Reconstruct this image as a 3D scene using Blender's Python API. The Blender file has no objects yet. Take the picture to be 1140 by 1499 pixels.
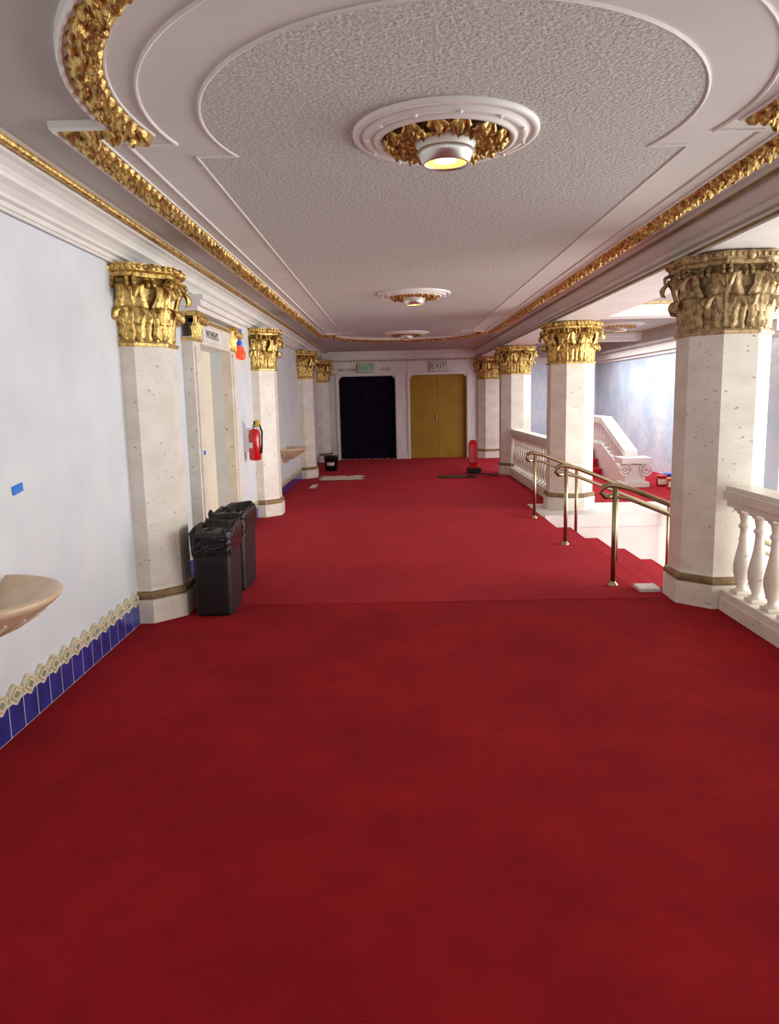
import bpy, math, random
from mathutils import Vector, Matrix, noise
R = random.Random(7)
PI = math.pi
scene = bpy.context.scene
scene.view_settings.view_transform = 'Standard'
scene.view_settings.look = 'None'

# ------------------------------------------------------------------ materials
def mat(name, col, rough=0.6, metal=0.0, col2=None, nscale=5.0, lo=0.35, hi=0.65, detail=6,
        bump=0.0, bscale=40.0, bdist=0.01, sheen=0.0, emit=None, estr=0.0, coat=0.0, spec=0.5,
        col3=None, n3=30.0, lo3=0.62, hi3=0.7, stretch=(1, 1, 1)):
    m = bpy.data.materials.new(name); m.use_nodes = True
    nt = m.node_tree; b = nt.nodes['Principled BSDF']
    b.inputs['Base Color'].default_value = (*col, 1)
    b.inputs['Roughness'].default_value = rough
    b.inputs['Metallic'].default_value = metal
    b.inputs['Specular IOR Level'].default_value = spec
    if coat: b.inputs['Coat Weight'].default_value = coat
    if sheen:
        b.inputs['Sheen Weight'].default_value = sheen
        b.inputs['Sheen Tint'].default_value = (1, 0.2, 0.24, 1)
        b.inputs['Sheen Roughness'].default_value = 0.5
    if emit:
        b.inputs['Emission Color'].default_value = (*emit, 1)
        b.inputs['Emission Strength'].default_value = estr
    geo = nt.nodes.new('ShaderNodeNewGeometry')
    mp = nt.nodes.new('ShaderNodeMapping'); mp.inputs['Scale'].default_value = stretch
    nt.links.new(geo.outputs['Position'], mp.inputs['Vector'])
    out = None
    if col2:
        n = nt.nodes.new('ShaderNodeTexNoise'); n.inputs['Scale'].default_value = nscale
        n.inputs['Detail'].default_value = detail
        nt.links.new(mp.outputs[0], n.inputs['Vector'])
        r = nt.nodes.new('ShaderNodeValToRGB')
        r.color_ramp.elements[0].position = lo; r.color_ramp.elements[0].color = (*col, 1)
        r.color_ramp.elements[1].position = hi; r.color_ramp.elements[1].color = (*col2, 1)
        nt.links.new(n.outputs['Fac'], r.inputs['Fac']); out = r.outputs['Color']
        if col3:
            n3n = nt.nodes.new('ShaderNodeTexNoise'); n3n.inputs['Scale'].default_value = n3
            n3n.inputs['Detail'].default_value = 3
            nt.links.new(mp.outputs[0], n3n.inputs['Vector'])
            r3 = nt.nodes.new('ShaderNodeMapRange')
            r3.inputs['From Min'].default_value = lo3; r3.inputs['From Max'].default_value = hi3
            nt.links.new(n3n.outputs['Fac'], r3.inputs['Value'])
            mx = nt.nodes.new('ShaderNodeMixRGB'); mx.inputs[2].default_value = (*col3, 1)
            nt.links.new(r3.outputs[0], mx.inputs[0]); nt.links.new(out, mx.inputs[1]); out = mx.outputs[0]
        nt.links.new(out, b.inputs['Base Color'])
    if bump:
        n2 = nt.nodes.new('ShaderNodeTexNoise'); n2.inputs['Scale'].default_value = bscale
        n2.inputs['Detail'].default_value = 4
        nt.links.new(geo.outputs['Position'], n2.inputs['Vector'])
        bp = nt.nodes.new('ShaderNodeBump'); bp.inputs['Strength'].default_value = bump
        bp.inputs['Distance'].default_value = bdist
        nt.links.new(n2.outputs['Fac'], bp.inputs['Height']); nt.links.new(bp.outputs[0], b.inputs['Normal'])
    return m

M_wall = mat('plaster_blue_white', (0.69, 0.735, 0.775), 0.45, col2=(0.77, 0.80, 0.83), nscale=2.2, bump=0.35, bscale=7, bdist=0.03)
M_wallh = mat('plaster_blue_hall', (0.54, 0.67, 0.82), 0.35, col2=(0.76, 0.83, 0.90), nscale=1.6, bump=0.5, bscale=6, bdist=0.04)
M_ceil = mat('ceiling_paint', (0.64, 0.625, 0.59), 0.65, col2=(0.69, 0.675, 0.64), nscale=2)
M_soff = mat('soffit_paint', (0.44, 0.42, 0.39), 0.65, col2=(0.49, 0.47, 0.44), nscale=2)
M_stucco = mat('ceiling_stucco', (0.47, 0.46, 0.43), 0.8, col2=(0.62, 0.61, 0.575), nscale=60, lo=0.4, hi=0.6, bump=0.8, bscale=70, bdist=0.009)
M_trim = mat('trim_white', (0.77, 0.75, 0.705), 0.5, col2=(0.84, 0.815, 0.77), nscale=3)
M_white = mat('plaster_white', (0.78, 0.755, 0.71), 0.5, col2=(0.86, 0.835, 0.80), nscale=3)
M_stone = mat('cast_stone_cream', (0.76, 0.70, 0.60), 0.42, col2=(0.86, 0.81, 0.72), nscale=4,
              col3=(0.40, 0.30, 0.20), n3=21, lo3=0.67, hi3=0.72, stretch=(1, 1, 1.8), bump=0.3, bscale=30, bdist=0.004)
M_gold = mat('gilding', (0.78, 0.55, 0.18), 0.36, 0.8, col2=(0.27, 0.16, 0.045), nscale=26, lo=0.44, hi=0.68, bump=0.7, bscale=75, bdist=0.008)
M_goldd = mat('gilding_aged', (0.54, 0.39, 0.19), 0.48, 0.5, col2=(0.20, 0.125, 0.06), nscale=24, lo=0.42, hi=0.68, bump=0.7, bscale=75, bdist=0.008)
M_bandg = mat('band_bronze', (0.36, 0.25, 0.11), 0.5, 0.4, col2=(0.22, 0.14, 0.07), nscale=12)
M_brass = mat('brass', (0.48, 0.40, 0.26), 0.3, 1.0, col2=(0.34, 0.27, 0.16), nscale=6)
M_carpet = mat('red_carpet', (0.35, 0.007, 0.015), 0.95, col2=(0.44, 0.012, 0.024), nscale=1.3, lo=0.36, hi=0.66, detail=12,
               bump=0.9, bscale=200, bdist=0.008, sheen=0.16, spec=0.12, col3=(0.30, 0.006, 0.012), n3=7.0, lo3=0.5, hi3=0.85)
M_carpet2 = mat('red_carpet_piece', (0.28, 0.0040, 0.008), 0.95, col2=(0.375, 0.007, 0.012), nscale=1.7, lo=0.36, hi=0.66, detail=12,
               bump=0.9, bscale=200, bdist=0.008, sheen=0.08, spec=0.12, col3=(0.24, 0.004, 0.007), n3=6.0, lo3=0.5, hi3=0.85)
M_black = mat('black_plastic', (0.006, 0.006, 0.007), 0.45, bump=0.2, bscale=12, bdist=0.01)
M_bag = mat('black_bag', (0.007, 0.007, 0.008), 0.27, bump=0.8, bscale=24, bdist=0.02)
M_tile = mat('blue_tile', (0.012, 0.028, 0.20), 0.2, col2=(0.025, 0.05, 0.33), nscale=8, coat=0.4)
M_tilec = mat('tile_cream', (0.80, 0.74, 0.56), 0.3, col2=(0.60, 0.58, 0.42), nscale=38, lo=0.45, hi=0.6)
M_tileg = mat('tile_green', (0.26, 0.33, 0.22), 0.3)
M_tileo = mat('tile_ochre', (0.50, 0.36, 0.14), 0.3)
M_grout = mat('grout', (0.66, 0.70, 0.74), 0.8)
M_terra = mat('basin_glaze', (0.64, 0.45, 0.28), 0.3, col2=(0.74, 0.58, 0.40), nscale=9)
M_red = mat('red_enamel', (0.55, 0.01, 0.012), 0.25, coat=0.4)
M_dark = mat('dark_curtain', (0.009, 0.006, 0.013), 0.95, col2=(0.014, 0.010, 0.022), nscale=4, spec=0.05)
M_must = mat('mustard_door', (0.36, 0.20, 0.008), 0.6, col2=(0.42, 0.24, 0.012), nscale=3)
M_cream = mat('cream_door', (0.76, 0.70, 0.53), 0.5, col2=(0.82, 0.76, 0.60), nscale=3)
M_tape = mat('blue_tape', (0.02, 0.22, 0.75), 0.5)
M_orange = mat('orange_lens', (0.9, 0.06, 0.015), 0.4, emit=(1, 0.10, 0.03), estr=0.6)
M_bluep = mat('blue_film', (0.04, 0.14, 0.80), 0.4)
M_lens = mat('lamp_lens', (1, 0.8, 0.3), 0.4, emit=(1.0, 0.62, 0.14), estr=1.5)
M_lens2 = mat('lamp_core', (1, 0.9, 0.6), 0.4, emit=(1.0, 0.82, 0.42), estr=4)
M_green = mat('sign_green', (0.05, 0.40, 0.14), 0.5)
M_signbg = mat('sign_pale_green', (0.55, 0.72, 0.50), 0.5)
M_ink = mat('sign_ink', (0.02, 0.03, 0.02), 0.6)
M_ink2 = mat('sign_ink_faded', (0.22, 0.20, 0.16), 0.6)
M_mat = mat('drop_cloth', (0.60, 0.50, 0.38), 0.8, col2=(0.72, 0.62, 0.48), nscale=9)
M_steel = mat('steel', (0.70, 0.68, 0.65), 0.35, 0.9)
M_stonef = mat('stone_floor', (0.66, 0.64, 0.61), 0.5, col2=(0.78, 0.76, 0.74), nscale=5)
M_yel = mat('yellow_tag', (0.8, 0.55, 0.03), 0.5)

# ------------------------------------------------------------------ mesh builder
class MB:
    def __init__(s): s.v = []; s.f = []; s.m = []; s.sm = []; s.mats = []
    def mi(s, m):
        if m not in s.mats: s.mats.append(m)
        return s.mats.index(m)
    def add(s, vs, fs, m, M=None, smooth=False):
        o = len(s.v); k = s.mi(m)
        for p in vs:
            p = Vector(p)
            if M is not None: p = M @ p
            s.v.append(p)
        for f in fs:
            s.f.append([i + o for i in f]); s.m.append(k); s.sm.append(smooth)
    def box(s, x0, x1, y0, y1, z0, z1, m, M=None):
        vs = [(x0, y0, z0), (x1, y0, z0), (x1, y1, z0), (x0, y1, z0), (x0, y0, z1), (x1, y0, z1), (x1, y1, z1), (x0, y1, z1)]
        s.add(vs, [(0, 3, 2, 1), (4, 5, 6, 7), (0, 1, 5, 4), (1, 2, 6, 5), (2, 3, 7, 6), (3, 0, 4, 7)], m, M)
    def loft(s, rings, m, closed=True, cap=True, M=None, smooth=False):
        n = len(rings[0]); vs = [p for r in rings for p in r]; fs = []
        for i in range(len(rings) - 1):
            for j in range(n if closed else n - 1):
                a = i * n + j; b = i * n + (j + 1) % n
                fs.append((a, b, b + n, a + n))
        if cap:
            fs.append(tuple(reversed(range(n)))); fs.append(tuple(range((len(rings) - 1) * n, len(rings) * n)))
        s.add(vs, fs, m, M, smooth)
    def lathe(s, prof, m, c=(0, 0, 0), seg=24, a0=0.0, a1=2 * PI, M=None, smooth=True, cap=False):
        full = abs(a1 - a0 - 2 * PI) < 1e-6
        n = seg if full else seg + 1
        rings = []
        for r, z in prof:
            rings.append([(c[0] + r * math.cos(a0 + (a1 - a0) * j / seg), c[1] + r * math.sin(a0 + (a1 - a0) * j / seg), c[2] + z) for j in range(n)])
        s.loft(rings, m, closed=full, cap=cap, M=M, smooth=smooth)
    def tube(s, pts, r, m, seg=10, M=None):
        pts = [Vector(p) for p in pts]; rings = []
        up = Vector((0, 0, 1))
        for i, p in enumerate(pts):
            t = (pts[min(i + 1, len(pts) - 1)] - pts[max(i - 1, 0)]).normalized()
            a = t.cross(up)
            if a.length < 0.05: a = t.cross(Vector((1, 0, 0)))
            a.normalize(); b = t.cross(a)
            rr = r[i] if isinstance(r, (list, tuple)) else r
            rings.append([p + a * rr * math.cos(2 * PI * j / seg) + b * rr * math.sin(2 * PI * j / seg) for j in range(seg)])
        s.loft(rings, m, True, True, M, True)
    def obj(s, name, bevel=0.0, loc=None):
        me = bpy.data.meshes.new(name); me.from_pydata([tuple(p) for p in s.v], [], s.f)
        for m in s.mats: me.materials.append(m)
        for i, p in enumerate(me.polygons):
            p.material_index = s.m[i]; p.use_smooth = s.sm[i]
        me.update()
        o = bpy.data.objects.new(name, me); scene.collection.objects.link(o)
        if bevel:
            b = o.modifiers.new('bevel', 'BEVEL'); b.width = bevel; b.segments = 2; b.limit_method = 'ANGLE'; b.angle_limit = 0.7
        if loc: o.location = loc
        return o

def inst(o, name, loc, rotz=0):
    c = bpy.data.objects.new(name, o.data); scene.collection.objects.link(c)
    for m in o.modifiers:
        n = c.modifiers.new(m.name, m.type)
        if m.type == 'BEVEL': n.width = m.width; n.segments = m.segments; n.limit_method = 'ANGLE'; n.angle_limit = m.angle_limit
    c.location = loc; c.rotation_euler[2] = rotz
    return c

# ------------------------------------------------------------------ layout constants
XL = -1.90; CEIL = 2.75; CX = 0.25; YF = 19.2; YN = -3.0; XR = 2.45; XH = 5.2
T = math.tan(PI / 8)
OCT = [(1, -T), (1, T), (T, 1), (-T, 1), (-1, T), (-1, -T), (-T, -1), (T, -1)]
HALF = [(0, -1), (T, -1), (1, -T), (1, T), (T, 1), (0, 1)]

# ------------------------------------------------------------------ columns
def leaf(mb, ang, r0, z0, h, w, curl, m, flare=0.05):
    """acanthus leaf: root at radius r0, height z0"""
    NU, NV = 13, 21
    cl = []
    for j in range(NV):
        v = j / (NV - 1)
        if v < 0.68:
            t = v / 0.68; cl.append((flare * t * t, h * 0.86 * t))
        else:
            t = (v - 0.68) / 0.32; a = t * PI * 1.15
            cl.append((flare + curl * (1 - math.cos(a)), h * 0.86 + curl * 0.95 * math.sin(a)))
    vs = []
    for j in range(NV):
        v = j / (NV - 1)
        wid = w * (0.60 + 0.45 * math.sin(PI * min(1, v * 1.05))) * (1 - max(0, (v - 0.8) / 0.2) ** 2 * 0.6)
        wid *= 1 + 0.24 * (abs(math.sin(v * PI * 4.5)) - 0.5)
        for i in range(NU):
            u = -1 + 2 * i / (NU - 1)
            rib = 0.016 * math.cos(u * PI * 3.0) * (1 - 0.4 * abs(u)) - 0.020 * u * u + 0.014 * abs(math.sin(v * PI * 4.5 + abs(u) * 1.5)) * abs(u)
            rr = r0 + cl[j][0] + rib
            zz = z0 + cl[j][1] - abs(u) * 0.028 * math.sin(v * PI * 4.5)
            tx = u * wid
            vs.append((rr * math.cos(ang) - tx * math.sin(ang), rr * math.sin(ang) + tx * math.cos(ang), zz))
    fs = []
    for j in range(NV - 1):
        for i in range(NU - 1):
            a = j * NU + i; fs.append((a, a + 1, a + NU + 1, a + NU))
    mb.add(vs, fs, m, None, True)

def volute(mb, ang, r0, z0, m, rad=0.045, side=1):
    pts = []; rr = []
    for i in range(26):
        t = i / 25; a = t * PI * 3.4; q = rad * (1 - 0.85 * t)
        pr = r0 + q * math.cos(a + PI / 2)
        pz = z0 + q * math.sin(a + PI / 2)
        off = side * 0.022
        pts.append((pr * math.cos(ang) - off * math.sin(ang), pr * math.sin(ang) + off * math.cos(ang), pz)); rr.append(0.015 - 0.006 * t)
    mb.tube(pts, rr, m, 6)

def column(name, x, y, half, gm):
    mb = MB(); tpl = HALF if half else OCT
    def L(prof, m, c=False):
        mb.loft([[(px * r, py * r, z) for px, py in tpl] for r, z in prof], m, closed=not half, cap=c or False)
    L([(0.330, 0), (0.330, 0.17), (0.313, 0.175), (0.30, 0.215)], M_stone)
    L([(0.313, 0.175), (0.330, 0.19), (0.330, 0.21), (0.320, 0.228), (0.30, 0.235)], M_bandg)
    L([(0.305, 0.215), (0.302, 0.235), (0.298, 0.26), (0.298, 2.02)], M_stone)
    L([(0.295, 1.985), (0.312, 1.99), (0.315, 2.01), (0.295, 2.02), (0.275, 2.05), (0.28, 2.25), (0.305, 2.40), (0.345, 2.465)], gm)
    L([(0.345, 2.44), (0.365, 2.45), (0.365, 2.475), (0.385, 2.49), (0.385, 2.535), (0.30, 2.54)], gm)
    for k in range(8):
        a = k * PI / 4
        if not half or math.cos(a) > -0.1:
            leaf(mb, a, 0.29, 2.02, 0.21, 0.12, 0.036, gm, 0.03)
            for s in (1, -1): volute(mb, a, 0.355, 2.41, gm, 0.032, s)
            mb.lathe([(0, 0.035), (0.02, 0.03), (0.036, 0.0), (0.02, -0.03), (0, -0.035)], gm,
                     (0.385 * math.cos(a), 0.385 * math.sin(a), 2.505), 8)
        a2 = a + PI / 8
        if not half or math.cos(a2) > 0:
            leaf(mb, a2, 0.305, 2.03, 0.36, 0.10, 0.040, gm, 0.055)
            for s in (1, -1): volute(mb, a2, 0.390, 2.42, gm, 0.05, s)
        if not half or math.cos(a) > -0.1:
            for q in range(-3, 4):
                t = q * 0.045
                px = 0.386 * math.cos(a) - t * math.sin(a); py = 0.386 * math.sin(a) + t * math.cos(a)
                if half and px < 0.02: continue
                mb.lathe([(0, 0.02), (0.014, 0.01), (0.017, 0), (0.01, -0.016), (0, -0.02)], gm, (px, py, 2.513), 6)
    return mb.obj(name, loc=(x, y, 0))

ys_l = [5.53, 10.32, 15.15, 18.85]
XC = XL - 0.02
cl = column('column', XC, ys_l[0], True, M_gold)
for i, y in enumerate(ys_l[1:]): inst(cl, 'column', (XC, y, 0))
ys_r = [5.62, 10.38, 15.1, 19.18]
crr = column('column', XR, ys_r[0], False, M_goldd)
crg = column('column', XR, ys_r[1], False, M_gold)
for y in ys_r[2:3]: inst(crg, 'column', (XR, y, 0))
inst(cl, 'column', (XR, YF, 0), -PI / 2)

# ------------------------------------------------------------------ floor
SEAM = 5.62
mb = MB()
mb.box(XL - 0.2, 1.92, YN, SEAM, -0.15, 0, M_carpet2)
mb.box(XL - 0.2, 1.92, SEAM, YF + 0.2, -0.15, 0.003, M_carpet)
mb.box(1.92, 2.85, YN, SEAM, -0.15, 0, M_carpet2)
mb.box(1.92, 2.85, SEAM, 5.94, -0.15, 0.003, M_carpet)
mb.box(1.92, XH, 10.75, YF + 0.2, -0.15, 0, M_carpet)
mb.obj('floor')
mb = MB()
mb.box(1.92, XH, 9.62, 10.75, -0.15, 0.0, M_stonef)
mb.obj('floor_landing')
mb = MB(); mb.box(1.95, 2.12, 5.78, 5.96, 0.0, 0.03, M_stonef); mb.obj('trim_1', 0.004)
mb = MB(); mb.box(1.92, 8.0, YN, 12, -1.72, -1.6, M_stonef); mb.obj('floor_lower')
mb = MB(); mb.box(1.96, XH, 9.62, 9.74, -1.6, -0.15, M_white)
mb.box(1.96, XH, 9.60, 9.66, -0.15, 0.012, M_white); mb.obj('wall_stairwell')
mb = MB(); mb.box(1.96, 2.85, 5.84, 5.94, -1.6, -0.15, M_white); mb.box(2.75, 2.85, YN, 5.84, -1.6, -0.15, M_white); mb.obj('wall_landing_side')
# descending stairs
TR, RI = 0.36, 0.15
mb = MB()
for k in range(8):
    x = 1.92 + TR * k; z = -RI * (k + 1)
    mb.box(x, x + TR, 5.96, 9.595, -1.6, z, M_carpet)
    mb.tube([(x + 0.005, 5.96, z + RI - 0.014), (x + 0.005, 9.595, z + RI - 0.014)], 0.016, M_carpet, 8)
mb.obj('staircase_down')

# ------------------------------------------------------------------ left wall
mb = MB()
D0, D1, DH = 7.05, 8.35, 2.13
mb.box(XL - 0.2, XL, YN, D0, 0, CEIL, M_wall)
mb.box(XL - 0.2, XL, D1, YF, 0, CEIL, M_wall)
mb.box(XL - 0.2, XL, D0, D1, DH, CEIL, M_wall)
mb.obj('wall_left')
mb = MB(); mb.box(XL - 0.2, 2.7, YN - 0.2, YN, 0, CEIL, M_wall); mb.obj('wall_back')
mb = MB()
mb.box(XL - 0.17, XL - 0.13, D0, D1, 0, DH, M_cream)
mb.box(XL - 0.13, XL - 0.115, D0 + 0.08, D0 + 0.60, 0.15, DH - 0.1, M_cream)
mb.box(XL - 0.13, XL - 0.115, D0 + 0.70, D1 - 0.08, 0.15, DH - 0.1, M_cream)
mb.box(XL - 0.128, XL - 0.10, D0 + 0.63, D0 + 0.67, 0.95, 1.15, M_brass)
mb.obj('door_1', 0.004)
mb = MB()
for ya, yb in ((D0 - 0.26, D0), (D1, D1 + 0.26)):
    mb.box(XL, XL + 0.10, ya, yb, 0, 2.18, M_stone)
    mb.box(XL, XL + 0.13, ya - 0.02, yb + 0.02, 0, 0.2, M_stone)
    mb.box(XL, XL + 0.115, ya + 0.05, yb - 0.05, 0.3, 2.1, M_stone)
    yc = (ya + yb) / 2
    mb.box(XL, XL + 0.12, ya - 0.01, yb + 0.01, 2.14, 2.17, M_gold)
    mb.box(XL, XL + 0.15, ya - 0.02, yb + 0.02, 2.36, 2.40, M_gold)
    for q in (-0.08, 0, 0.08):
        leafm = MB(); leaf(leafm, 0, 0.11, 2.15, 0.20, 0.055, 0.03, M_gold, 0.025)
        mb.add([(p[0] + XL, p[1] + yc + q, p[2]) for p in leafm.v], leafm.f, M_gold, None, True)
mb.box(XL, XL + 0.10, D0, D1, DH, 2.38, M_stone)
mb.box(XL, XL + 0.17, D0 - 0.30, D1 + 0.30, 2.40, 2.44, M_white)
mb.box(XL, XL + 0.21, D0 - 0.33, D1 + 0.33, 2.44, 2.49, M_white)
mb.box(XL, XL + 0.24, D0 - 0.36, D1 + 0.36, 2.49, 2.53, M_white)
mb.box(XL, XL + 0.13, D0, D1, 2.33, 2.36, M_gold)
mb.obj('door_frame', 0.004)

def text(parent, s, size, loc, rot, m):
    cu = bpy.data.curves.new('lettering', 'FONT'); cu.body = s; cu.size = size; cu.extrude = 0.002; cu.align_x = 'CENTER'; cu.align_y = 'CENTER'
    o = bpy.data.objects.new('lettering', cu); scene.collection.objects.link(o)
    cu.materials.append(m); o.location = loc; o.rotation_euler = rot
    o.parent = parent
    return o
mb = MB(); mb.box(XL + 0.102, XL + 0.110, D0 + 0.10, D0 + 0.80, 2.17, 2.30, M_white); so = mb.obj('restroom_sign', 0.002)
text(so, "WOMEN'S", 0.11, (XL + 0.112, D0 + 0.45, 2.235), (PI / 2, 0, PI / 2), M_ink2)

def tiles(name, y0, y1):
    mb = MB(); n = max(1, round((y1 - y0) / 0.14)); w = (y1 - y0) / n
    mb.box(XL, XL + 0.013, y0, y1, 0, 0.185, M_grout)
    for i in range(n):
        a = y0 + i * w; c = a + w / 2
        mb.box(XL, XL + 0.017, a + 0.007, a + w - 0.007, 0.006, 0.165, M_tile)
        def poly(sc, x1, m, zc=0.198, k=1.0):
            pts = []
            for j in range(20):
                t = 2 * PI * j / 20
                rr = sc * (1 - 0.22 * abs(math.sin(2 * t)))
                pts.append((c + rr * math.cos(t) * w * 0.54, zc + rr * math.sin(t) * 0.055 * k))
            vs = [(XL + 0.002, p[0], p[1]) for p in pts] + [(XL + x1, p[0], p[1]) for p in pts]
            fs = [tuple(range(20, 40))] + [(j, (j + 1) % 20, 20 + (j + 1) % 20, 20 + j) for j in range(20)]
            mb.add(vs, fs, m)
        poly(1.0, 0.020, M_tilec); poly(0.72, 0.022, M_tileo); poly(0.60, 0.024, M_tilec); poly(0.34, 0.026, M_tileg)
        mb.box(XL, XL + 0.019, a, a + w, 0.163, 0.178, M_tilec)
    mb.obj(name)
tiles('baseboard_left', YN + 1, 5.19); tiles('baseboard_left', 5.87, 6.74); tiles('baseboard_left', 8.66, 9.98)
tiles('baseboard_left', 10.66, 14.81); tiles('baseboard_left', 15.49, 18.5)

# ------------------------------------------------------------------ far wall with doors
mb = MB()
A0, A1, B0, B1, FH = -1.41, 0.04, 0.42, 1.87, 2.14
mb.box(XL - 0.2, A0, YF, YF + 0.3, 0, CEIL, M_white)
mb.box(A1, B0, YF, YF + 0.3, 0, CEIL, M_white)
mb.box(B1, 2.7, YF, YF + 0.3, 0, CEIL, M_white)
mb.box(A0, A1, YF, YF + 0.3, FH, CEIL, M_white); mb.box(B0, B1, YF, YF + 0.3, FH, CEIL, M_white)
for a, b in ((A0, A1), (B0, B1)):
    for xx, sg in ((a, 1), (b, -1)):
        pts = [(xx, FH), (xx + sg * 0.08, FH), (xx + sg * 0.065, FH - 0.022), (xx + sg * 0.03, FH - 0.035), (xx + sg * 0.02, FH - 0.07), (xx, FH - 0.08)]
        n = len(pts)
        vs = [(p[0], YF, p[1]) for p in pts] + [(p[0], YF + 0.3, p[1]) for p in pts]
        mb.add(vs, [tuple(range(n)), tuple(range(2 * n - 1, n - 1, -1))] + [(j, (j + 1) % n, n + (j + 1) % n, n + j) for j in range(n)], M_white)
mb.obj('wall_far')
mb = MB(); mb.box(2.7, XH + 0.2, YF, YF + 0.3, 0, CEIL, M_wallh); mb.obj('wall_hall_far')
mb = MB()
for a, b in ((A0, A1), (B0, B1)):
    mb.box(a - 0.07, a - 0.015, YF - 0.03, YF, 0, FH + 0.07, M_trim); mb.box(b + 0.015, b + 0.07, YF - 0.03, YF, 0, FH + 0.07, M_trim)
    mb.box(a - 0.015, b + 0.015, YF - 0.03, YF, FH + 0.015, FH + 0.07, M_trim)
mb.obj('trim_2', 0.004)
mb = MB(); rings = []
for z in (0.0, 0.5, 1.0, 1.6, FH):
    rings.append([(A0 + (A1 - A0) * i / 60, YF + 0.24 + 0.010 * math.sin(i * 0.9 + z * 0.3) + 0.007 * math.sin(i * 2.3), z) for i in range(61)])
mb.loft(rings, M_dark, closed=False, cap=False, smooth=True); mb.box(A0, A1, YF + 0.28, YF + 0.3, 0, FH, M_dark)
mb.obj('black_curtain')
mb = MB(); xm = (B0 + B1) / 2
for a, b in ((B0, xm - 0.003), (xm + 0.003, B1)):
    mb.box(a, b, YF + 0.18, YF + 0.22, 0, FH, M_must)
mb.box(B0, B1, YF + 0.22, YF + 0.29, 0, FH, M_must)
mb.box(xm - 0.05, xm - 0.03, YF + 0.15, YF + 0.18, 0.95, 1.15, M_brass)
mb.obj('door_2', 0.003)
for xc, m, mt in ((-0.70, M_green, M_signbg), (1.15, M_ink, M_white)):
    mb = MB(); mb.box(xc - 0.2, xc + 0.2, YF - 0.06, YF - 0.001, 2.24, 2.44, mt)
    for bb in ((xc - 0.215, xc + 0.215, 2.225, 2.24), (xc - 0.215, xc + 0.215, 2.44, 2.455), (xc - 0.215, xc - 0.2, 2.24, 2.44), (xc + 0.2, xc + 0.215, 2.24, 2.44)):
        mb.box(bb[0], bb[1], YF - 0.065, YF - 0.001, bb[2], bb[3], M_goldd)
    so = mb.obj('exit_sign'); text(so, 'EXIT', 0.18, (xc, YF - 0.063, 2.34), (PI / 2, 0, 0), m)
so = bpy.data.objects.new('wall_lettering', None); scene.collection.objects.link(so)
text(so, 'BALCONY', 0.10, (-1.18, YF - 0.005, 2.30), (PI / 2, 0, 0), M_ink); text(so, 'LOGE', 0.10, (-0.2, YF - 0.005, 2.30), (PI / 2, 0, 0), M_ink)
mb = MB()
mb.box(XL, 2.2, YF - 0.10, YF, 2.56, 2.60, M_trim); mb.box(XL, 2.2, YF - 0.16, YF, 2.60, 2.66, M_trim); mb.box(XL, 2.2, YF - 0.24, YF, 2.66, CEIL, M_trim)
for i in range(46):
    x = -1.55 + i * 0.078; mb.box(x, x + 0.04, YF - 0.035, YF, 2.50, 2.54, M_goldd)
mb.obj('cornice_far', 0.004)
mb = MB()
mb.box(A1 + 0.07, B0 - 0.07, YF - 0.025, YF, 0, 0.14, M_stone); mb.box(B1 + 0.07, 2.1, YF - 0.025, YF, 0, 0.14, M_stone); mb.box(-1.62, A0 - 0.07, YF - 0.025, YF, 0, 0.14, M_stone)
mb.obj('baseboard_far', 0.003)

# ------------------------------------------------------------------ hall side wall
mb = MB(); mb.box(XH, XH + 0.2, 10.0, YF + 0.3, 0, CEIL, M_wallh); mb.box(XH, XH + 0.2, 9.6, 12, -1.6, 0, M_wallh); mb.obj('wall_right')
mb = MB()
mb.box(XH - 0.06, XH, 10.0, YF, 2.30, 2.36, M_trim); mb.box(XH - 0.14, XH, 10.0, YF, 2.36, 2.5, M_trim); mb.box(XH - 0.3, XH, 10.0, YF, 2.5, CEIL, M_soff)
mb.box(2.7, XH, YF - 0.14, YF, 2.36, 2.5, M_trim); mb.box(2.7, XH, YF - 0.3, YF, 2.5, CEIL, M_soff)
mb.obj('cornice_hall', 0.004)

# ------------------------------------------------------------------ ceiling
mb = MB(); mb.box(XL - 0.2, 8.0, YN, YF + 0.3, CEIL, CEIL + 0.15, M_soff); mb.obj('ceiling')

def shoulder(hs, Rr, yc, ysh, n=48):
    a = math.asin((ysh - yc) / Rr)
    pts = [(CX + hs, ysh)]
    for i in range(n + 1):
        t = a - (PI + 2 * a) * i / n
        pts.append((CX + Rr * math.cos(t), yc + Rr * math.sin(t)))
    pts.append((CX - hs, ysh))
    far = [(2 * CX - x, 17.0 - y) for x, y in pts]
    return pts + far
def densify(p, ds):
    o = []
    for i in range(len(p)):
        a = Vector(p[i]); b = Vector(p[(i + 1) % len(p)]); L = (b - a).length; n = max(1, int(L / ds))
        for k in range(n): o.append(a + (b - a) * k / n)
    return o
def sweep(mb, path, prof, m, closed=True, smooth=False):
    P = [Vector(p) for p in path]; n = len(P); rings = []; L = 0
    for i in range(n):
        a = P[i - 1] if (closed or i > 0) else P[i]; b = P[(i + 1) % n] if (closed or i < n - 1) else P[i]
        d1 = (P[i] - a); d2 = (b - P[i])
        if d1.length < 1e-9: d1 = d2
        if d2.length < 1e-9: d2 = d1
        d1 = d1.normalized(); d2 = d2.normalized()
        n1 = Vector((-d1.y, d1.x)); n2 = Vector((-d2.y, d2.x)); nn = (n1 + n2)
        nn = nn.normalized(); c = max(0.35, nn.dot(n1)); nn = nn / c
        if i > 0: L += (P[i] - P[i - 1]).length
        pr = prof(L) if callable(prof) else prof
        rings.append([(P[i].x + nn.x * o, P[i].y + nn.y * o, z) for o, z in pr])
    if closed: rings.append(rings[0])
    mb.loft(rings, m, closed=False, cap=False, smooth=smooth)

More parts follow.
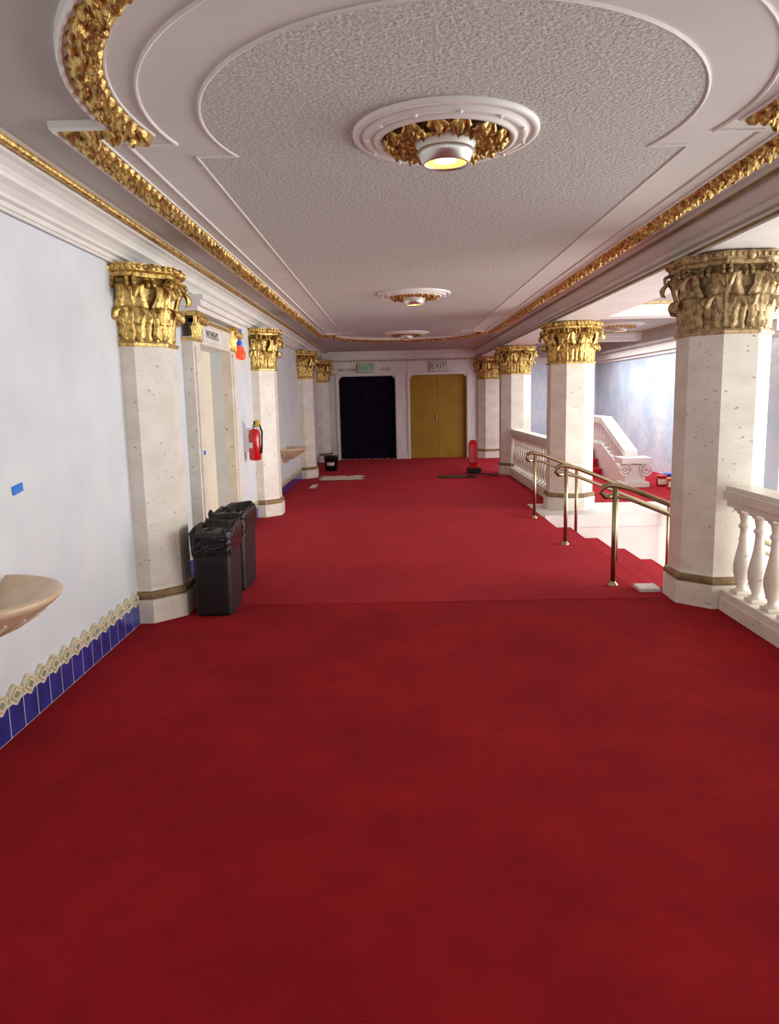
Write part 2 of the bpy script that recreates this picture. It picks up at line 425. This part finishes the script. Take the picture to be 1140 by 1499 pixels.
outer = shoulder(1.56, 1.34, 3.12, 3.32); mid = shoulder(1.41, 1.22, 3.25, 3.50); inner = shoulder(1.15, 1.02, 3.34, 3.68)
Zc = CEIL
mb = MB()
mb.add([(x, y, Zc - 0.012) for x, y in outer], [tuple(range(len(outer)))], M_ceil)
mb.obj('ceiling_panel')
mb = MB()
mb.add([(x, y, Zc - 0.016) for x, y in inner], [tuple(range(len(inner)))], M_stucco)
mb.obj('ceiling_stucco_field')
mb = MB()
thin = [(-0.006, Zc - 0.010), (-0.006, Zc - 0.020), (0.0, Zc - 0.023), (0.006, Zc - 0.020), (0.006, Zc - 0.010)]
sweep(mb, mid, thin, M_trim)
sweep(mb, inner, [(o * 1.0, z) for o, z in thin], M_trim)
sweep(mb, outer, [(0.090, Zc - 0.0), (0.088, Zc - 0.028), (0.080, Zc - 0.040), (0.070, Zc - 0.036), (0.062, Zc - 0.018), (-0.054, Zc - 0.018), (-0.057, Zc - 0.022), (-0.064, Zc - 0.022), (-0.067, Zc - 0.005)], M_trim)
def leafprof(L):
    o = []; N = 13
    for i in range(N):
        v = -1 + 2 * i / (N - 1)
        env = max(0, 1 - v * v) ** 0.45
        ph = L * 2 * PI / 0.085
        pat = max(0, math.sin(ph + 2.6 * abs(v))) ** 0.7; pat2 = 0.5 + 0.5 * math.sin(ph * 2 - 7 * abs(v) + 1)
        nz = noise.noise(Vector((L * 30, v * 3.4, 0))); nz2 = noise.noise(Vector((L * 70, v * 6, 5)))
        h = env * (0.014 + 0.028 * pat + 0.012 * pat2 + 0.036 * nz + 0.018 * nz2)
        edge = 0.055 * (1 + 0.13 * math.sin(ph + 1))
        o.append((v * edge, Zc - 0.016 - max(0, h)))
    return o
sweep(mb, densify(outer, 0.009), leafprof, M_gold, smooth=True)
mb.obj('ceiling_moulding')

def run(mb, prof, y0, y1, m):
    vs = [(x, y0, z) for x, z in prof] + [(x, y1, z) for x, z in prof]; n = len(prof)
    mb.add(vs, [(i, i + 1, n + i + 1, n + i) for i in range(n - 1)], m)
mb = MB()
run(mb, [(XL, 2.545), (-1.86, 2.55), (-1.86, 2.575), (-1.83, 2.58), (-1.83, 2.60), (-1.80, 2.625), (-1.765, 2.64), (-1.765, 2.66), (-1.75, 2.68), (-1.715, 2.70), (-1.685, 2.705), (-1.685, 2.735), (-1.66, 2.74), (-1.62, 2.75)], YN, YF, M_trim)
mb.tube([(-1.655, YN, 2.733), (-1.655, YF, 2.733)], 0.019, M_gold, 8)
mb.tube([(-1.875, YN, 2.54), (-1.875, YF, 2.54)], 0.010, M_trim, 8)
mb.obj('cornice_left')
mb = MB()
mb.box(2.16, 2.74, YN, YF, 2.545, CEIL, M_trim)
for s in (1, -1):
    pr = [(2.16, 2.60), (2.12, 2.61), (2.12, 2.64), (2.09, 2.66), (2.06, 2.70), (2.06, 2.725), (2.03, 2.73), (2.0, 2.75)]
    if s < 0: pr = [(4.9 - a, b) for a, b in pr]
    run(mb, pr, YN, YF, M_ceil)
mb.tube([(2.04, YN, 2.735), (2.04, YF, 2.735)], 0.018, M_bandg, 8)
mb.tube([(2.155, YN, 2.57), (2.155, YF, 2.57)], 0.010, M_bandg, 8)
mb.obj('beam_right')
mb = MB()
for y in (5.62, 10.38, 15.1):
    mb.box(2.74, 8.0 if y < 9 else XH, y - 0.2, y + 0.2, 2.6, CEIL, M_trim)
    mb.box(2.74, 8.0 if y < 9 else XH, y - 0.25, y + 0.25, 2.68, CEIL, M_trim)
mb.obj('beam_hall', 0.004)
mb = MB()
for y0, y1 in ((6.1, 9.9), (10.9, 14.6), (15.5, 18.6)):
    sweep(mb, [(2.95, y0), (4.85, y0), (4.85, y1), (2.95, y1)], [(-0.04, CEIL), (-0.03, CEIL - 0.03), (0.03, CEIL - 0.03), (0.04, CEIL)], M_goldd)
mb.obj('ceiling_moulding')

# ------------------------------------------------------------------ ceiling medallion lamps
def medallion():
    mb = MB()
    prof = [(0.405, 0), (0.405, -0.012), (0.397, -0.020), (0.380, -0.020), (0.372, -0.014), (0.360, -0.014), (0.353, -0.030), (0.335, -0.036), (0.32, -0.028),
            (0.312, -0.028), (0.307, -0.040), (0.292, -0.044), (0.282, -0.036), (0.272, -0.018)]
    mb.lathe(prof, M_trim, seg=64)
    for k in range(12):
        a = k * PI / 6 + 0.1
        mb.lathe([(0, -0.044), (0.008, -0.042), (0.011, -0.034)], M_trim, (0.345 * math.cos(a), 0.345 * math.sin(a), 0), 8)
    mb.lathe([(0.28, -0.02), (0.22, -0.018), (0.12, -0.025), (0.10, -0.04)], M_goldd, seg=48)
    for k in range(14):
        a = k * 2 * PI / 14 
        NU, NV = 9, 17; vs = []
        for j in range(NV):
            v = j / (NV - 1); r = 0.11 + 0.165 * v
            w = (0.016 + 0.036 * v) * (1 - max(0, (v - 0.8) / 0.2) ** 2 * 0.6) * (1 + 0.25 * (abs(math.sin(v * 13)) - 0.5))
            zz = -0.028 - 0.034 * math.sin(PI * v) - (0.02 if v > 0.7 else 0) * math.sin((v - 0.7) / 0.3 * PI)
            for i in range(NU):
                u = -1 + 2 * i / (NU - 1); z = zz - 0.012 * math.cos(u * PI * 2.5) + 0.014 * u * u - 0.008 * math.sin(v * 26 + abs(u) * 3)
                uu = u + 0.25 * math.sin(v * 5 + k * 2.3)
                vs.append((r * math.cos(a) - uu * w * math.sin(a), r * math.sin(a) + uu * w * math.cos(a), z))
        mb.add(vs, [(j * NU + i, j * NU + i + 1, (j + 1) * NU + i + 1, (j + 1) * NU + i) for j in range(NV - 1) for i in range(NU - 1)], M_gold, None, True)
    mb.lathe([(0.130, -0.030), (0.134, -0.050), (0.125, -0.062), (0.118, -0.074)], M_trim, seg=40)
    mb.lathe([(0.122, -0.074), (0.128, -0.080), (0.114, -0.100), (0.102, -0.130), (0.096, -0.132), (0.092, -0.118)], M_steel, seg=40)
    mb.lathe([(0.093, -0.122), (0.05, -0.116), (0.049, -0.116)], M_lens, seg=32)
    mb.lathe([(0.05, -0.116), (0.03, -0.121), (0.001, -0.123)], M_lens2, seg=32)
    return mb
mo = medallion().obj('ceiling_light', loc=(CX, 3.44, CEIL - 0.016))
for y in (8.5, 13.55): inst(mo, 'ceiling_light', (CX, y, CEIL - 0.016))
for x, y in ((3.9, 8.3), (3.9, 13.0), (3.9, 17.2)): inst(mo, 'ceiling_light', (x, y, CEIL))
for y in (3.44, 8.5, 13.55):
    l = bpy.data.lights.new('bulb', 'SPOT'); l.energy = 14; l.color = (1, 0.75, 0.4); l.spot_size = 2.2; l.shadow_soft_size = 0.08
    o = bpy.data.objects.new('bulb', l); o.location = (CX, y, CEIL - 0.16); scene.collection.objects.link(o)

# ------------------------------------------------------------------ balustrades
BPROF = [(0.055, 0.0), (0.055, 0.03), (0.035, 0.04), (0.030, 0.06), (0.045, 0.09), (0.062, 0.16), (0.064, 0.21), (0.052, 0.28), (0.036, 0.36), (0.029, 0.43), (0.028, 0.47),
         (0.040, 0.485), (0.040, 0.50), (0.028, 0.515), (0.034, 0.55), (0.040, 0.575), (0.055, 0.585), (0.055, 0.62)]
def balustrade(name, x, y0, y1, nb, z0=0.0):
    mb = MB()
    mb.box(x - 0.11, x + 0.11, y0, y1, z0, z0 + 0.10, M_stone); mb.box(x - 0.095, x + 0.095, y0, y1, z0 + 0.10, z0 + 0.15, M_stone)
    zt = z0 + 0.15 + 0.62
    mb.box(x - 0.085, x + 0.085, y0, y1, zt, zt + 0.05, M_stone); mb.box(x - 0.115, x + 0.115, y0, y1, zt + 0.05, zt + 0.12, M_stone); mb.box(x - 0.095, x + 0.095, y0, y1, zt + 0.12, zt + 0.15, M_stone)
    for i in range(nb):
        y = y0 + (i + 0.5) * (y1 - y0) / nb
        mb.lathe(BPROF, M_stone, (x, y, z0 + 0.15), 16)
        mb.box(x - 0.058, x + 0.058, y - 0.058, y + 0.058, z0 + 0.15, z0 + 0.175, M_stone)
        mb.box(x - 0.058, x + 0.058, y - 0.058, y + 0.058, z0 + 0.745, z0 + 0.77, M_stone)
    return mb.obj(name, 0.005)
balustrade('balustrade', 2.47, 0.0, 5.28, 24)
balustrade('balustrade', 2.40, 10.72, 14.76, 18)

SX = -0.33
mb = MB()
for k in range(3):
    mb.box(3.0, 4.26 + SX, 14.0 + 0.3 * k, 15.2, 0.165 * k, 0.165 * (k + 1), M_carpet)
mb.obj('staircase_up')
mb = MB()
def slopebox(x0, x1, ya, za, yb, zb, h, m):
    vs = [(x0, ya, za), (x1, ya, za), (x1, yb, zb), (x0, yb, zb), (x0, ya, za + h), (x1, ya, za + h), (x1, yb, zb + h), (x0, yb, zb + h)]
    mb.add(vs, [(0, 3, 2, 1), (4, 5, 6, 7), (0, 1, 5, 4), (1, 2, 6, 5), (2, 3, 7, 6), (3, 0, 4, 7)], m)
x0, x1 = 4.28 + SX, 4.46 + SX
mb.add([(x0 + .01, 12.75, 0), (x0 + .01, 12.75, 0.2), (x0 + .01, 14.2, 0.62), (x0 + .01, 15.2, 0.62), (x0 + .01, 15.2, 0), (x1 - .01, 12.75, 0), (x1 - .01, 12.75, 0.2), (x1 - .01, 14.2, 0.62), (x1 - .01, 15.2, 0.62), (x1 - .01, 15.2, 0)],
       [(0, 1, 2, 3, 4), (5, 9, 8, 7, 6), (1, 6, 7, 2), (2, 7, 8, 3), (0, 5, 6, 1), (3, 8, 9, 4), (4, 9, 5, 0)], M_white)
slopebox(x0 - 0.02, x1 + 0.02, 12.65, 0.48, 14.2, 1.02, 0.12, M_white)
slopebox(x0 - 0.02, x1 + 0.02, 14.2, 1.02, 15.2, 1.02, 0.12, M_white)
for k in range(11):
    y = 12.88 + k * 0.21
    zb = 0.2 + min(1, (y - 12.75) / 1.45) * 0.42
    zt = 0.48 + min(1, max(0, (y - 12.65) / 1.55)) * 0.54
    s = (zt - zb) / 0.62 * 1.03
    mb.lathe([(r * 0.9, z * s) for r, z in BPROF], M_white, ((x0 + x1) / 2, y, zb), 12)
mb.box(x0 - 0.12, x1 + 0.16, 12.40, 12.80, 0, 0.08, M_white); mb.box(x0 - 0.06, x1 + 0.10, 12.46, 12.74, 0.08, 0.38, M_white)
mb.box(x0 - 0.14, x1 + 0.18, 12.38, 12.82, 0.40, 0.50, M_white)
for xx in (x0 - 0.07, x1 + 0.11):
    pts = []
    for i in range(36):
        t = i / 35; a = t * PI * 4; q = 0.12 * (1 - 0.85 * t); pts.append((xx + q * math.cos(a + PI / 2) * (1 if xx > x0 else -1), 12.44, 0.29 + q * math.sin(a + PI / 2)))
    mb.tube(pts, 0.022, M_white, 6)
mb.obj('stair_balustrade', 0.004)

# ------------------------------------------------------------------ brass handrails
def handrail(y):
    mb = MB()
    X0 = 1.80
    sl = RI / TR
    def post(x, zb, zt):
        mb.tube([(x, y, zb), (x, y, zt)], 0.020, M_brass, 12)
        mb.lathe([(0.042, 0), (0.042, 0.012), (0.03, 0.02), (0.022, 0.035)], M_brass, (x, y, zb), 16)
    H = 0.84
    pts = [(X0 - 0.03, y, H - 0.085), (X0 - 0.08, y, H - 0.088), (X0 - 0.11, y, H - 0.055), (X0 - 0.105, y, H - 0.015), (X0 - 0.06, y, H + 0.008), (X0, y, H + 0.003), (X0 + 0.12, y, H - 0.025)]
    for k in range(1, 10): pts.append((X0 + 0.12 + 0.27 * k, y, H - 0.025 - sl * 0.27 * k))
    mb.tube(pts, 0.023, M_brass, 10)
    pts = [(X0 - 0.06, y, H - 0.085), (X0, y, H - 0.088), (X0 + 0.12, y, H - 0.115)] + [(X0 + 0.12 + 0.27 * k, y, H - 0.115 - sl * 0.27 * k) for k in range(1, 10)]
    mb.tube(pts, 0.013, M_brass, 8)
    post(X0, 0.003, H)
    for k in (2, 5):
        x = 1.92 + TR * k - 0.18 - (0.12 if k == 2 else 0); post(x, -RI * k + 0.001, H + 0.02 - sl * (x - X0))
    return mb.obj('stair_handrail')
for y in (6.02, 7.75, 9.5): handrail(y)

# ------------------------------------------------------------------ trash cans
def rr(w, d, n=40):
    pts = []
    for j in range(n):
        t = 2 * PI * j / n; e = 0.25
        cx = math.copysign(abs(math.cos(t)) ** e, math.cos(t)) * w / 2; cy = math.copysign(abs(math.sin(t)) ** e, math.sin(t)) * d / 2
        pts.append((cx, cy))
    return pts
def trash(x, y, seed, h=0.66, rot=0):
    W, D = 0.29, 0.50
    mb = MB(); rings = []
    for s, z in ((0.92, 0), (0.94, 0.02), (0.98, h * 0.6), (1.0, h), (0.96, h), (0.93, h - 0.06)):
        rings.append([(a * s, b * s, z) for a, b in rr(W, D)])
    mb.loft(rings, M_black, smooth=False)
    mb.box(-0.10, 0.10, -0.262, -0.24, h - 0.22, h - 0.16, M_black)
    rings = []
    for q, (s, z) in enumerate(((1.05, h - 0.15), (1.07, h - 0.09), (1.07, h - 0.02), (1.08, h + 0.015), (1.0, h + 0.03), (0.88, h + 0.02), (0.80, h - 0.03), (0.5, h - 0.02), (0.2, h + 0.005), (0.02, h - 0.02))):
        ring = []
        for j, (a, b) in enumerate(rr(W, D, 64)):
            nz = noise.noise(Vector((j * 0.5 + seed * 9, q * 0.9, seed))); n2 = noise.noise(Vector((j * 0.17, q * 0.4 + 5, seed)))
            k = s * (1 + 0.05 * nz * (1 if s > 0.5 else 2)); ring.append((a * k, b * k, z + 0.045 * n2 + 0.02 * nz + (0.025 * math.sin(j * 0.9 + seed) if q == 0 else 0)))
        rings.append(ring)
    mb.loft(rings, M_bag, smooth=True, cap=False)
    o = mb.obj('trash_can', loc=(x, y, 0.003)); o.rotation_euler[2] = rot
trash(-1.385, 5.58, 1, 0.62, 0.02)
trash(-1.41, 6.30, 2, 0.645, -0.03)

# ------------------------------------------------------------------ wall basins (fountains)
def basin(y, z):
    mb = MB()
    prof = [(0.03, -0.26), (0.07, -0.25), (0.09, -0.21), (0.13, -0.19), (0.23, -0.145), (0.33, -0.085), (0.385, -0.045), (0.40, -0.03), (0.41, -0.01), (0.40, 0.0), (0.375, 0.002), (0.35, -0.012), (0.28, -0.06), (0.15, -0.10), (0.01, -0.11)]
    mb.lathe(prof, M_terra, (0, 0, 0), 40, -PI / 2, PI / 2)
    for k in range(11):
        a = -PI / 2 + PI * (k + 0.5) / 11
        mb.tube([((r + 0.004) * math.cos(a), (r + 0.004) * math.sin(a), zz) for r, zz in prof[3:6]], 0.008, M_terra, 6)
    mb.lathe([(0.018, -0.1), (0.018, -0.02), (0.0, -0.015)], M_steel, (0.09, 0, 0), 12)
    mb.obj('wall_basin', loc=(XL, y, z))
basin(3.10, 0.785); basin(12.6, 0.78)

mb = MB(); rings = []
M = Matrix.Translation((XL + 0.003, 3.67, 1.185)) @ Matrix.Rotation(0.12, 4, 'X')
for k in range(6):
    rings.append([(0.0015 * math.sin(k), -0.055 + 0.022 * k, -0.022 - (0.003 if k % 2 else 0)), (0.0015 * math.cos(k), -0.055 + 0.022 * k, 0.022)])
mb.loft(rings, M_tape, closed=False, cap=False, M=M); mb.obj('painters_tape')
mb = MB(); mb.box(XL + 0.117, XL + 0.120, D0 - 0.16, D0 - 0.10, 1.10, 1.14, M_tape); mb.obj('painters_tape')

# ------------------------------------------------------------------ fire extinguisher
mb = MB(); ex, ey = XL + 0.13, 9.35
mb.lathe([(0.0, 0), (0.06, 0.003), (0.075, 0.02), (0.075, 0.33), (0.06, 0.375), (0.03, 0.40), (0.025, 0.42), (0.0, 0.42)], M_red, (ex, ey, 0.84), 24)
mb.lathe([(0.077, 0.16), (0.077, 0.23)], M_white, (ex, ey, 0.84), 24, -PI * 0.85, -PI * 0.55)
mb.lathe([(0.03, 0.40), (0.03, 0.45), (0, 0.455)], M_steel, (ex, ey, 0.84), 12)
mb.tube([(ex, ey, 1.28), (ex + 0.02, ey - 0.06, 1.31), (ex + 0.03, ey - 0.13, 1.33)], 0.012, M_black, 8)
mb.tube([(ex, ey, 1.26), (ex + 0.02, ey - 0.06, 1.265), (ex + 0.03, ey - 0.12, 1.26)], 0.010, M_black, 8)
mb.tube([(ex, ey, 1.27), (ex + 0.07, ey + 0.02, 1.28), (ex + 0.10, ey + 0.0, 1.20), (ex + 0.095, ey - 0.02, 1.03), (ex + 0.085, ey - 0.03, 0.93)], 0.012, M_black, 8)
mb.box(ex + 0.01, ex + 0.07, ey - 0.03, ey - 0.025, 1.27, 1.35, M_yel)
mb.box(XL + 0.001, ex - 0.06, ey - 0.03, ey + 0.03, 0.95, 1.25, M_steel)
mb.obj('fire_extinguisher')

def elight(y, z):
    mb = MB(); e = XL + 0.001
    mb.box(e, e + 0.05, y - 0.08, y + 0.08, z - 0.06, z + 0.05, M_bluep)
    mb.box(e + 0.02, e + 0.10, y - 0.06, y + 0.08, z + 0.03, z + 0.15, M_bluep)
    mb.box(e, e + 0.11, y - 0.12, y + 0.12, z - 0.20, z - 0.06, M_orange)
    mb.lathe([(0.0, -0.06), (0.04, -0.05), (0.055, 0), (0.04, 0.05), (0, 0.06)], M_orange, (e + 0.10, y, z - 0.16), 16)
    mb.lathe([(0.0, -0.05), (0.03, -0.04), (0.04, 0), (0.03, 0.04), (0, 0.05)], M_bluep, (e + 0.08, y - 0.02, z - 0.03), 16)
    mb.box(e, e + 0.04, y - 0.11, y + 0.11, z - 0.27, z - 0.22, M_white)
    mb.obj('exit_light', 0.006)
elight(8.95, 2.29); elight(16.6, 2.2)
mb = MB(); mb.box(XL + 0.001, XL + 0.02, 8.78, 8.92, 1.28, 1.46, M_steel); mb.box(XL + 0.02, XL + 0.024, 8.80, 8.90, 1.30, 1.44, M_black); mb.obj('wall_notice', 0.002)

# ------------------------------------------------------------------ far floor objects
mb = MB()
mb.lathe([(0.0, 0), (0.13, 0), (0.16, 0.30), (0.17, 0.31), (0.165, 0.33), (0.15, 0.32), (0.12, 0.03), (0, 0.03)], M_black, (-1.42, 16.4, 0.003), 24)
mb.lathe([(0.134, 0.08), (0.154, 0.2)], M_white, (-1.42, 16.4, 0), 12, -2.2, -1.0)
mb.tube([(-1.58, 16.4, 0.31), (-1.56, 16.35, 0.40), (-1.42, 16.33, 0.44), (-1.28, 16.35, 0.40), (-1.26, 16.4, 0.31)], 0.006, M_steel, 6)
mb.obj('bucket')
mb = MB(); rings = []
for i in range(14):
    rings.append([(-1.50 + 0.85 * j / 17 + 0.05 * math.sin(i * 0.8), 14.35 + 0.75 * i / 13 + 0.04 * math.sin(j * 0.9), 0.012 + 0.018 * abs(noise.noise(Vector((i * 0.5, j * 0.5, 1))))) for j in range(18)])
mb.loft(rings, M_mat, closed=False, cap=False, smooth=True); mb.obj('drop_cloth')
mb = MB(); rings = []
for i in range(6):
    rings.append([(-1.55 + 0.12 * j / 5, 13.1 + 0.12 * i, 0.012 + 0.02 * abs(noise.noise(Vector((i * 0.7, j * 0.7, 4))))) for j in range(6)])
mb.loft(rings, M_mat, closed=False, cap=False, smooth=True); mb.obj('cleaning_rag')
mb = MB(); vx, vy = 1.63, 15.35
mb.box(vx - 0.13, vx + 0.13, vy - 0.20, vy + 0.06, 0.02, 0.11, M_black); mb.box(vx - 0.10, vx + 0.10, vy - 0.16, vy + 0.06, 0.11, 0.15, M_red)
mb.loft([[(vx + a, vy + b + z * 0.12, z) for a, b in ((-w, -d), (w, -d), (w, d), (-w, d))] for w, d, z in ((0.06, 0.05, 0.12), (0.09, 0.08, 0.22), (0.092, 0.09, 0.58), (0.06, 0.06, 0.66), (0.03, 0.03, 0.68))], M_red)
mb.tube([(vx, vy + 0.02, 0.15), (vx, vy + 0.10, 0.75), (vx, vy + 0.17, 1.15), (vx, vy + 0.12, 1.24), (vx, vy + 0.05, 1.25)], 0.016, M_white, 8)
for s in (-1, 1): mb.lathe([(0, 0), (0.05, 0), (0.05, 0.03), (0, 0.03)], M_black, (0, 0, 0), 14, M=Matrix.Translation((vx + s * 0.13, vy, 0.055)) @ Matrix.Rotation(PI / 2, 4, 'Y'))
mb.obj('upright_vacuum', 0.01)
mb = MB(); mb.box(0.85, 1.62, 14.35, 14.85, 0.003, 0.013, M_black); mb.box(0.88, 1.59, 14.38, 14.82, 0.013, 0.017, M_bag)
mb.tube([(1.6, 14.9, 0.02), (1.75, 14.95, 0.02), (1.95, 14.7, 0.02), (2.0, 14.4, 0.02)], 0.012, M_black, 6); mb.obj('floor_mat', 0.003)
cols = [mat('can_red', (0.6, 0.05, 0.04), 0.5), mat('can_blue', (0.05, 0.15, 0.6), 0.5), mat('can_white', (0.7, 0.7, 0.7), 0.5), mat('can_orange', (0.7, 0.25, 0.05), 0.5)]
for i, (x, y) in enumerate(((4.52, 12.5), (4.72, 12.75), (4.85, 12.45), (4.55, 12.1), (4.95, 12.15), (4.78, 11.9), (4.6, 11.7))):
    mb = MB(); mb.lathe([(0, 0), (0.085, 0), (0.085, 0.17), (0.09, 0.175), (0.085, 0.19), (0.07, 0.18), (0, 0.18)], cols[i % 4], (x, y, 0), 18)
    mb.lathe([(0.086, 0.04), (0.086, 0.13)], M_white, (x, y, 0), 18, -2.6, -0.6)
    mb.tube([(x - 0.088, y, 0.16), (x - 0.06, y - 0.07, 0.1), (x, y - 0.10, 0.08), (x + 0.06, y - 0.07, 0.1), (x + 0.088, y, 0.16)], 0.003, M_steel, 6)
    mb.obj('paint_can')

# ------------------------------------------------------------------ lighting
w = bpy.data.worlds.new('World'); scene.world = w; w.use_nodes = True
w.node_tree.nodes['Background'].inputs[0].default_value = (0.92, 0.96, 1.0, 1); w.node_tree.nodes['Background'].inputs[1].default_value = 1.45
def area(name, loc, rot, sx, sy, e, col):
    l = bpy.data.lights.new(name, 'AREA'); l.shape = 'RECTANGLE'; l.size = sx; l.size_y = sy; l.energy = e; l.color = col
    o = bpy.data.objects.new(name, l); o.location = loc; o.rotation_euler = rot; scene.collection.objects.link(o)
area('window_daylight_side', (7.6, 6.0, 0.9), (0, PI / 2, 0), 3.2, 7.5, 690, (1.0, 0.98, 0.95))
area('fill_light_back', (0.4, -2.8, 1.5), (PI / 2, 0, PI), 3.6, 2.0, 35, (1.0, 0.98, 0.96))  # unseen fill lamp added inside the solid back wall, no window there
area('fill_light_hall', (3.9, 14.6, 2.55), (0, 0, 0), 1.6, 6.0, 175, (0.97, 0.985, 1.0))  # added fill lamp below the hall ceiling, brightens the hall walls

# ------------------------------------------------------------------ camera
cam = bpy.data.cameras.new('Camera'); co = bpy.data.objects.new('Camera', cam); scene.collection.objects.link(co)
cam.sensor_width = 36; cam.lens = 1080 / 1499 * 36; cam.clip_start = 0.05
p = math.atan(168.4 / 1080)
Mx = Matrix.Rotation(math.atan(9.7 / 1080), 4, 'Z') @ Matrix.Rotation(PI / 2 - p, 4, 'X') @ Matrix.Rotation(-0.022, 4, 'Z')
co.matrix_world = Matrix.Translation((0, 0, 1.6)) @ Mx
scene.camera = co
